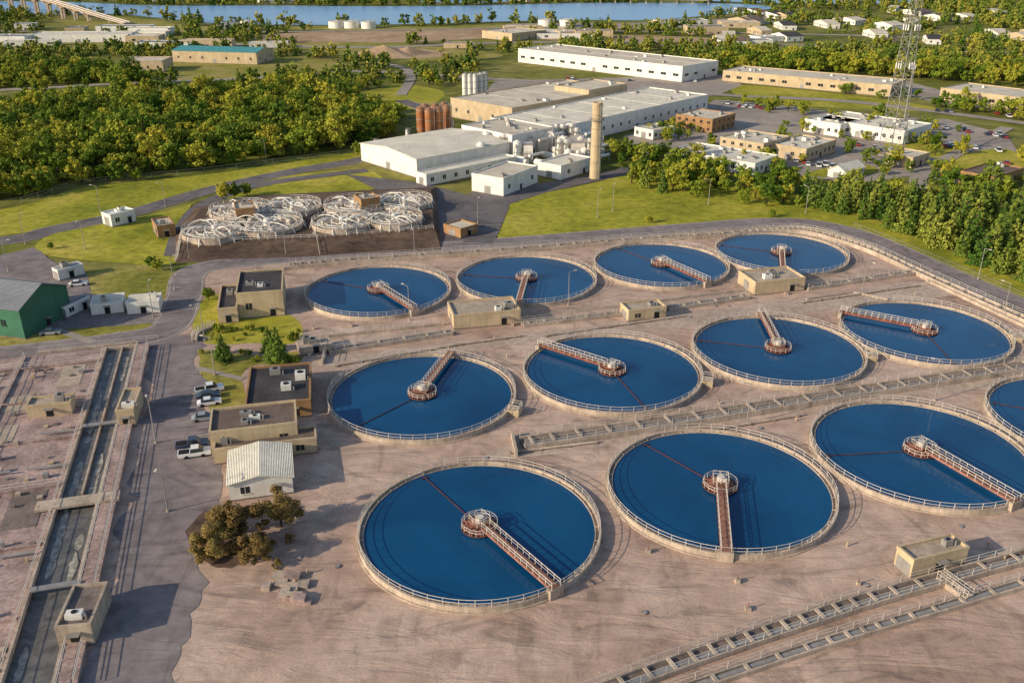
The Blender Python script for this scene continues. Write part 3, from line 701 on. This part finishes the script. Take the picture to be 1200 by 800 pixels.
mb=MB(); mb.add([(0,-Lc,.25),(5.6,-Lc,.25),(5.6,5.6,.25),(0,5.6,.25)],[(0,1,2,3)],m_sludge)
mb.obj('water',parent=e)
mb=MB()
for i in range(30):
    y=rr.uniform(-Lc,4); x=rr.choice([.5,3.5]); n=10; ll=rr.uniform(1.5,5)
    mb.add([(x+.9+.7*math.cos(k*.628)*rr.uniform(.6,1),y+ll*math.sin(k*.628)*rr.uniform(.6,1),.256+.003*i) for k in range(n)],[tuple(range(n))],m_foam)
mb.obj('foam',parent=e)
mb=MB(); mb.beam((-14,8,.4),(6,8,.4),.5,m_rim,.8); mb.rail([(-14,9.5,0),(10,9.5,0)],m_rail); mb.obj('headwall',parent=e)

# ------------------------------------------------------------------ filter mound and round filters
top=[(222,262),(236,244),(300,232),(380,228),(505,222),(508,262),(372,276),(214,283)]
bot=[(205,272),(228,244),(300,229),(380,225),(512,219),(518,296),(372,303),(205,308)]
mb=MB(); T=GP(top,2.0); Bm=GP(bot,0.0); n=len(T)
mb.add(T+Bm,[tuple(range(n))]+[(i,(i+1)%n,n+(i+1)%n,n+i) for i in range(n)],m_brown); mb.obj('earth_mound')
EX.append([(p.x,p.y) for p in Bm])
def filt(seed):
    r_=random.Random(seed); mb=MB(); n=48; R=9.6
    mb.ring((0,0),R-.35,R,-1,1.3,n,m_rim); mb.cyl((0,0),R-.36,R-.36,-.5,.5,n,m_conc)
    for r in (3.0,5.4,7.6): mb.ring((r_.uniform(-.3,.3),0),r,r+.22,1.1,1.35,n,m_white)
    for i in range(14):
        a=i*math.pi/7+r_.uniform(-.2,.2); ca,sa=math.cos(a),math.sin(a)
        mb.beam((R*ca,R*sa,1.3),((R+1.0)*ca,(R+1.0)*sa,-.8),.25,m_white)
        pr=None; tw=r_.uniform(-.5,.8); rise=r_.uniform(.3,1.8)
        for k in range(8):
            t=k/7; r=1+t*(R-1.3); b_=a+t*tw; p=(r*math.cos(b_),r*math.sin(b_),1.6+rise*math.sin(t*3.14))
            if pr: mb.beam(pr,p,.2,m_white)
            pr=p
        if i%3==0: mb.box(R*ca*.6-.5,R*sa*.6-.5,.5,R*ca*.6+.6,R*sa*.6+.6,2.0,m_rail)
    mb.cyl((0,0),1.0,.8,.5,2.6,16,m_white)
    mb.rail([((R-.2)*math.cos(i*math.pi/14),(R-.2)*math.sin(i*math.pi/14),1.3) for i in range(28)],m_white,1.1,3,.08,True)
    return mb.mesh('trickling_filter')
FM=[filt(i) for i in range(4)]
for i,(x,y,sc) in enumerate([(252,270,.98),(313,262,1.1),(282,246,1.0),(343,242,.95),(401,260,.95),(462,256,.9),(415,240,1.0),(474,236,.95)]):
    g=G(x,y,3.0); o=mkobj('trickling_filter',FM[i%4],(g.x,g.y,2.0),random.random()*3); o.scale=(sc,sc,1)
bldg('brick_control_box',(278,262),(300,260),(276,253),6,m_brick,m_rooft,units=1,win=False,z0=2)
bldg('brick_control_box',(424,250),(446,247),(421,243),6,m_brick,m_rooft,units=1,win=False,z0=2)
for px in [[(210,283),(206,306)],[(368,272),(373,300)]]:
    a=G(*px[0],2.1); b_=G(*px[1],0); mb=MB(); mb.beam(a,b_,.9,m_rim,.3); mb.rail([a+Vector((.4,0,.1)),b_+Vector((.4,0,.1))],m_rail); mb.obj('access_stair')
mb=MB(); mb.rail(GP([(215,285),(372,279),(508,268)],2.0),m_white); mb.obj('handrail')

# ------------------------------------------------------------------ lamps, fence, vehicles
mb=MB(); mb.cyl((0,0),.12,.06,0,8.5,8,m_metal); mb.beam((0,0,8.4),(1.6,0,8.7),.08,m_metal); mb.box(1.4,-.16,8.6,2.1,.16,8.75,m_rail); mb.cyl((0,0),.25,.25,0,.5,8,m_conc)
LAMP=mb.mesh('street_lamp')
for x,y in [(118,248),(194,243),(222,303),(486,300),(666,358),(875,498),(1146,328),(240,400),(252,440),(183,520),(197,600),(1095,470),(312,190),(30,286),(700,255),(830,240),(944,250),(1175,372),(560,262),(205,340),(10,318),(1010,345),(480,376),(335,299),(718,248),(180,372),(100,292)]:
    g=G(x,y); mkobj('street_lamp',LAMP,(g.x,g.y,0),random.uniform(0,6.28))
def fence(name,px,h=2,step=6):
    pts=smooth(GP(px),False,5); mb=MB(); mb.rail(pts,m_metal,h,step,.08)
    mb.obj(name)
fence('fence',[(-200,256),(0,243),(100,217),(240,203),(420,180)],2,8)
fence('fence',[(590,290),(800,275),(905,267)],1.5,5)
fence('fence',[(1000,268),(1060,292),(1200,352),(1300,400)],1.8,5)
def carmesh(col,kind):
    mb=MB(); pm=paint('car_paint_'+kind,col)
    prof={'sedan':[(-2.2,.35),(-2.25,.75),(-1.6,.95),(1.0,.95),(2.1,.8),(2.2,.35)],'pickup':[(-2.7,.45),(-2.75,1.05),(-.6,1.05),(1.3,1.1),(2.6,1.0),(2.7,.45)]}[kind]
    cab={'sedan':[(-1.5,.95),(-1.0,1.42),(.25,1.42),(1.0,.95)],'pickup':[(-.7,1.08),(-.55,1.75),(.75,1.75),(1.45,1.1)]}[kind]
    w=.9 if kind=='sedan' else 1.0
    def ext(P,w0,w1,mat,zsplit):
        n=len(P); vs=[(x,-(w0 if z<=zsplit else w1),z) for x,z in P]+[(x,(w0 if z<=zsplit else w1),z) for x,z in P]
        fs=[tuple(range(n))[::-1],tuple(range(n,2*n))]+[(i,(i+1)%n,n+(i+1)%n,n+i) for i in range(n)]; mb.add(vs,fs,mat)
    ext(prof,w,w*.97,pm,.7); ext(cab,w*.93,w*.75,m_glass,1.1)
    zt=cab[1][1]; mb.box(cab[1][0],-w*.76,zt-.01,cab[2][0],w*.76,zt+.05,pm)
    if kind=='pickup': mb.box(-2.6,-.8,1.051,-.85,.8,1.06,m_dark)
    for x in (-1.35,1.35):
        for y in (-w+.08,w-.08): mb.hcyl((x,y-.12,.36),(x,y+.12,.36),.36,14,m_tire)
    fx=prof[-1][0]; mb.box(fx-.05,-w*.85,.6,fx+.02,-w*.5,.78,m_white); mb.box(fx-.05,w*.5,.6,fx+.02,w*.85,.78,m_white)
    return mb.mesh('car_'+kind)
CM={}
for nm,col,k in [('w','sedan',(.75,.75,.75)),('b','sedan',(.03,.04,.07)),('r','sedan',(.35,.03,.03)),('g','sedan',(.3,.31,.33)),('pw','pickup',(.75,.75,.75)),('pb','pickup',(.04,.05,.1))]: CM[nm]=carmesh(k,col)
def car(k,x,y,a): g=G(x,y); mkobj('pickup_truck' if k[0]=='p' and len(k)>1 else 'parked_car',CM[k],(g.x,g.y,.05),a)
car('pw',246,459,UA+.1);car('b',245,466,UA);car('w',246,474,UA+.05);car('pw',229,534,UA);car('pb',226,524,UA);car('g',240,492,UA);car('w',92,335,.3);car('g',60,392,.2)
for i in range(90):
    row=random.choice([((1100,148),(1180,160)),((1090,168),(1170,178)),((1120,205),(1180,190)),((930,190),(1020,200)),((850,122),(920,128)),((1000,170),(1060,180)),((750,150),(790,142)),((780,184),(860,200)),((640,92),(820,94)),((1090,128),(1190,136))])
    t=random.random(); car(random.choice(['w','b','g','r','w','pw']),row[0][0]+(row[1][0]-row[0][0])*t,row[0][1]+(row[1][1]-row[0][1])*t+random.choice([0,2.2]),random.choice([1.3,1.35]))
mb=MB(); zz=ZL[0]+.02
for i in range(8):
    p=G(256,452)-W*(i*2.8)-U*1.2; q=p-U*5; mb.add([(p.x,p.y,zz),(q.x,q.y,zz),(q.x-W.x*.12,q.y-W.y*.12,zz),(p.x-W.x*.12,p.y-W.y*.12,zz)],[(0,1,2,3)],m_line)
mb.obj('parking_markings')
mb=MB()
for i in range(14):
    p=G(300+rr.uniform(0,55),690+rr.uniform(-12,22)); a=rr.uniform(1,2.5); mb.box(p.x,p.y,0,p.x+a,p.y+rr.uniform(.8,2),rr.uniform(.3,1.0),rr.choice([m_conc,m_rim,m_concp]))
mb.obj('material_stack')

# ------------------------------------------------------------------ viaducts
def bp(x,y,z): g=G(x,y); return Vector((g.x,g.y,z))
mb=MB(); A=[bp(150,29,1),bp(130,27,4),bp(105,25,9),bp(75,22,15),bp(45,19,20),bp(15,16,23),bp(-60,12,22),bp(-200,8,12)]
for i,(a,b_) in enumerate(zip(A,A[1:])):
    L=(b_-a).length; n=max(1,round(L/30)); mb.beam(a,b_,10,m_rim,1.4)
    for sy in (-4.8,4.8): mb.beam(a+Vector((0,sy,1.3)),b_+Vector((0,sy,1.3)),.4,m_rail,.9)
    for k in range(n):
        p=a.lerp(b_,k/n); q=a.lerp(b_,(k+1)/n)
        mb.beam((p.x,p.y-3,-1),(p.x,p.y-3,p.z-1),2,m_rim,2); mb.beam((p.x,p.y+3,-1),(p.x,p.y+3,p.z-1),2,m_rim,2)
        if p.z>6:   # haunched girder
            pr=None
            for j in range(9):
                t=j/8; m_=p.lerp(q,t)-Vector((0,0,1.2+3.5*(2*t-1)**2))
                if pr is not None: mb.beam(pr,m_,6,m_rim,.8)
                pr=m_
EX.append([(v.x,v.y-22) for v in A]+[(v.x,v.y+14) for v in A[::-1]])
mb.obj('river_bridge')
mb=MB(); a=bp(600,2,6); b_=bp(830,6,6)
mb.beam(a,b_,8,m_rim,1.2)
for k in range(14): p=a.lerp(b_,k/13); mb.beam((p.x,p.y,-1),(p.x,p.y,5.5),1.6,m_rim)
for k in range(5,8):
    p=a.lerp(b_,k/13);q=a.lerp(b_,(k+1)/13);m_=(p+q)/2+Vector((0,0,10)); mb.beam(p,m_,.8,m_rail); mb.beam(m_,q,.8,m_rail)
mb.obj('river_bridge')

# ------------------------------------------------------------------ trees
def treemesh(name,kind,Ht,cr,nclump,nleaf,ls,mat,seed):
    r=np.random.default_rng(seed); mb=MB()
    mb.cyl((0,0),Ht*.022+.06,Ht*.008+.02,0,Ht*(.9 if kind=='pine' else .7),7,m_trunk)
    C=[];Rr=[]
    if kind=='pine':
        lev=int(nclump)
        for i in range(lev):
            t=i/(lev-1); z=Ht*(.1+.88*t); rad=cr*(1-t)**.8+.15; k=max(1,int(6*(1-t)+2))
            for j in range(k):
                a=2*math.pi*(j+r.random())/k; rr_=rad*(.4+.6*r.random()); C.append((rr_*math.cos(a),rr_*math.sin(a),z-rr_*.18+r.normal()*.2)); Rr.append(max(.3,rad*.4))
                if i%3==0: mb.beam((0,0,z),(rr_*math.cos(a),rr_*math.sin(a),z-.1*rr_),.08,m_trunk)
    else:
        sk=r.normal(size=2)*.25*cr
        for i in range(nclump):
            d=r.normal(size=3); d/=np.linalg.norm(d); q=.3+.75*r.random()
            z=Ht*.52+d[2]*Ht*.42*q; C.append((d[0]*cr*q+sk[0]*z/Ht,d[1]*cr*q+sk[1]*z/Ht,z)); Rr.append(cr*(.2+.22*r.random()))
            if i<8: mb.beam((0,0,Ht*(.2+.04*i)),C[-1],.1+Ht*.006,m_trunk)
    C=np.array(C);Rr=np.array(Rr)
    idx=r.integers(0,len(C),nleaf); d=r.normal(size=(nleaf,3)); d/=np.linalg.norm(d,axis=1)[:,None]
    P=C[idx]+d*(Rr[idx]*(r.random(nleaf)**.4))[:,None]*np.array([1,1,.75])
    P[:,2]=np.maximum(P[:,2],.2)
    nn=d*.9+r.normal(size=(nleaf,3))*.45+np.array([0,0,.35]); nn/=np.linalg.norm(nn,axis=1)[:,None]
    t=np.cross(nn,r.normal(size=(nleaf,3))); t/=np.linalg.norm(t,axis=1)[:,None]; b_=np.cross(nn,t)
    s=ls*(.6+.8*r.random((nleaf,1)))
    V=np.stack([P-t*s,P-b_*s*.6,P+t*s*.9,P+b_*s*.65],1).reshape(-1,3)
    o=len(mb.v)
    me=bpy.data.meshes.new(name); li=len(mb.mats); mb.mats.append(mat)
    faces=mb.f+[[o+4*i,o+4*i+1,o+4*i+2,o+4*i+3] for i in range(nleaf)]
    me.from_pydata(mb.v+[tuple(x) for x in V],[],faces)
    for m in mb.mats: me.materials.append(m)
    me.polygons.foreach_set('material_index',mb.m+[li]*nleaf); me.update(); return me
def coll(name,meshes):
    c=bpy.data.collections.new(name)
    for i,me in enumerate(meshes): c.objects.link(bpy.data.objects.new(name+'_kind',me))
    return c
DEC=[treemesh('broadleaf','dec',h,c,n,1200,.45,m_leaf,i) for i,(h,c,n) in enumerate([(10,4.6,22),(12,4.2,20),(9,5.0,24),(11,3.6,16),(13,4.8,26),(8,3.8,18)])]
PIN=[treemesh('pine','pine',h,c,12,1300,.38,m_leafd,i+20) for i,(h,c) in enumerate([(12,3.1),(10.5,3.4),(13,2.8)])]
FAR=[treemesh('distant_tree','dec',8+i,4.6,14,240,.9,m_leaff,i+40) for i in range(4)]+[treemesh('distant_conifer','pine',10,3,9,240,.85,m_leafd,51)]
cDEC=coll('forest_tree_kinds',DEC); cPIN=coll('pine_kinds',PIN); cFAR=coll('distant_tree_kinds',FAR); cMIX=coll('mixed_tree_kinds',DEC[:4]+PIN[:1])
def gn(obj,col_):
    ng=bpy.data.node_groups.new('scatter','GeometryNodeTree')
    ng.interface.new_socket('Geometry',in_out='INPUT',socket_type='NodeSocketGeometry'); ng.interface.new_socket('Geometry',in_out='OUTPUT',socket_type='NodeSocketGeometry')
    N=ng.nodes; L=ng.links
    gi=N.new('NodeGroupInput'); go=N.new('NodeGroupOutput'); ip=N.new('GeometryNodeInstanceOnPoints')
    ci=N.new('GeometryNodeCollectionInfo'); ci.inputs['Collection'].default_value=col_; ci.inputs['Separate Children'].default_value=True; ci.inputs['Reset Children'].default_value=True
    ip.inputs['Pick Instance'].default_value=True
    rv=N.new('FunctionNodeRandomValue'); rv.data_type='FLOAT_VECTOR'; rv.inputs[0].default_value=(-.07,-.07,0); rv.inputs[1].default_value=(.07,.07,6.283)
    na=N.new('GeometryNodeInputNamedAttribute'); na.data_type='FLOAT'; na.inputs['Name'].default_value='scl'
    L.new(gi.outputs[0],ip.inputs['Points']); L.new(ci.outputs[0],ip.inputs['Instance']); L.new(rv.outputs[0],ip.inputs['Rotation']); L.new(na.outputs[0],ip.inputs['Scale'])
    L.new(ip.outputs[0],go.inputs[0])
    m=obj.modifiers.new('scatter','NODES'); m.node_group=ng
def pip(P,poly):
    poly=np.array(poly); c=np.zeros(len(P),bool); j=len(poly)-1
    for i in range(len(poly)):
        xi,yi=poly[i];xj,yj=poly[j]
        cond=((yi>P[:,1])!=(yj>P[:,1]))
        with np.errstate(divide='ignore',invalid='ignore'):
            xx=(xj-xi)*(P[:,1]-yi)/(yj-yi+1e-12)+xi
        c^=cond&(P[:,0]<xx); j=i
    return c
def nz(P,s,seed): return np.array([mn.noise(Vector((p[0]*s+seed,p[1]*s,seed))) for p in P])
def scatter(name,px,sp,col_,s0,s1,thr=None,ns=.01,excl=True):
    poly=[(p.x,p.y) for p in GP(px)]; A=np.array(poly); lo=A.min(0);hi=A.max(0)
    gx,gy=np.meshgrid(np.arange(lo[0],hi[0],sp),np.arange(lo[1],hi[1],sp)); P=np.stack([gx.ravel(),gy.ravel()],1); P+=rng.uniform(-.75,.75,P.shape)*sp
    P=P[pip(P,poly)]
    if excl:
        k=np.ones(len(P),bool)
        for ex in EX: k&=~pip(P,ex)
        P=P[k]
    if thr is not None and len(P): P=P[nz(P,ns,3.3)+rng.uniform(-.12,.12,len(P))>thr]
    sv=(s0+(s1-s0)*rng.random(len(P))**1.3)*(1+.25*nz(P,.03,8.1) if len(P) else 1)
    me=bpy.data.meshes.new(name); me.from_pydata([(p[0],p[1],0) for p in P],[],[])
    a=me.attributes.new('scl','FLOAT','POINT'); a.data.foreach_set('value',np.asarray(sv,dtype=np.float32))
    o=mkobj(name,me); gn(o,col_); print(name,len(P)); return o
scatter('forest',[(-120,128),(60,128),(200,122),(330,116),(400,122),(468,140),(462,162),(400,176),(300,192),(180,206),(90,222),(0,236),(-120,248)],6.2,cDEC,.65,1.3)
scatter('forest',[(-120,78),(0,82),(100,86),(215,88),(215,100),(100,104),(0,108),(-120,112)],7.5,cDEC,.7,1.2)
scatter('forest',[(-120,112),(60,108),(330,98),(520,100),(500,118),(400,122),(200,122),(-120,128)],9,cMIX,.6,1.1,-.1,.02)
scatter('pine_trees',[(952,236),(985,232),(1060,238),(1130,250),(1280,280),(1280,365),(1200,332),(1120,303),(1050,273),(985,253),(950,246)],4.9,cPIN,.7,1.15,excl=False)
scatter('tree_cluster',[(720,205),(760,190),(850,208),(950,222),(955,246),(880,248),(830,238),(760,226),(735,222)],6.8,cMIX,.45,.95,-.1,.04)
scatter('tree_cluster',[(705,180),(760,178),(850,200),(880,215),(820,222),(740,205)],5.5,cDEC,.45,.95,-.2,.03)
scatter('tree_cluster',[(930,200),(1050,205),(1200,232),(1280,262),(1280,285),(1130,250),(950,236)],8,cDEC,.5,.95,-.1,.03)
scatter('tree_cluster',[(720,178),(800,140),(860,118),(1000,130),(1210,165),(1210,230),(1050,205),(860,200)],9,cDEC,.35,.75,.05,.04,excl=False)
scatter('tree_belt',[(840,95),(850,85),(1060,108),(1280,135),(1280,152),(1100,135),(940,122),(850,112)],8,cDEC,.6,1.1,-.1,.02)
scatter('tree_belt',[(840,72),(1000,78),(1280,90),(1280,110),(1060,92),(850,80)],8,cDEC,.8,1.2)
scatter('distant_forest',[(-120,33),(1320,29),(1320,95),(840,80),(560,60),(560,100),(330,98),(-120,82)],9.5,cFAR,.6,1.15,-.1,.012)
scatter('distant_forest',[(-160,-20),(1360,-20),(1360,29),(-160,33)],15,cFAR,.8,1.5,-.16,.006)
HI=treemesh('conifer_near','pine',8,2.6,14,7000,.17,m_leafd,70); HD=treemesh('broadleaf_near','dec',7,3.4,30,8000,.17,m_leafb,71); HG=treemesh('broadleaf_near_g','dec',7,3.2,28,6000,.17,m_leaf,72)
def tree(nm,me,x,y,s,a=0): g=G(x,y); o=mkobj(nm,me,(g.x,g.y,0),a); o.scale=(s,s,s)
tree('conifer_tree',HI,326,426,1.0);tree('conifer_tree',HI,262,424,.75,1);tree('conifer_tree',HI,316,412,.7,2);tree('broadleaf_tree',HD,285,640,1.1);tree('broadleaf_tree',HD,330,618,.95,2);tree('broadleaf_tree',HD,250,655,.9,4)
tree('broadleaf_tree',HD,300,660,.7,3);tree('broadleaf_tree',HD,262,622,.7,1)
for x,y,s in [(262,235,.9),(275,233,.8),(290,230,.7),(178,314,.5),(185,318,.5),(60,292,.3),(245,352,.5),(420,182,.8),(160,212,.7),(760,262,.4),(905,255,.4)]: tree('broadleaf_tree',HG,x,y,s,x)
for i in range(40):
    x=random.uniform(236,350); y=random.choice([random.uniform(386,402),random.uniform(414,428)]); tree('shrub',HG,x,y,random.uniform(.12,.28),i)
for i in range(14): tree('shrub',HD,random.uniform(232,345),random.uniform(600,668),random.uniform(.12,.3),i)

# ------------------------------------------------------------------ light, world, camera
az=math.radians(206); el=math.radians(21.5)
D=Vector((math.cos(el)*math.cos(az),math.cos(el)*math.sin(az),math.sin(el)))
sl=bpy.data.lights.new('sun','SUN'); sl.energy=5; sl.angle=math.radians(.5); sl.color=(1,.85,.62)
so=bpy.data.objects.new('sun',sl); scene.collection.objects.link(so); so.rotation_euler=D.to_track_quat('Z','Y').to_euler()
w=bpy.data.worlds.new('World'); scene.world=w; w.use_nodes=True; nt=w.node_tree
sk=nt.nodes.new('ShaderNodeTexSky'); sk.sky_type='NISHITA'; sk.sun_disc=False; sk.sun_elevation=el; sk.sun_rotation=math.pi/2-az
nt.links.new(sk.outputs[0],nt.nodes['Background'].inputs[0]); nt.nodes['Background'].inputs[1].default_value=.15
cam=bpy.data.cameras.new('camera'); cam.sensor_width=36; cam.lens=36*F/1200; cam.clip_end=20000; cam.clip_start=1
co=bpy.data.objects.new('camera',cam); scene.collection.objects.link(co); co.location=(0,0,H); co.rotation_euler=(math.pi/2-PIT,0,0); scene.camera=co
scene.view_settings.view_transform='Standard'; scene.view_settings.look='None'; scene.view_settings.exposure=0
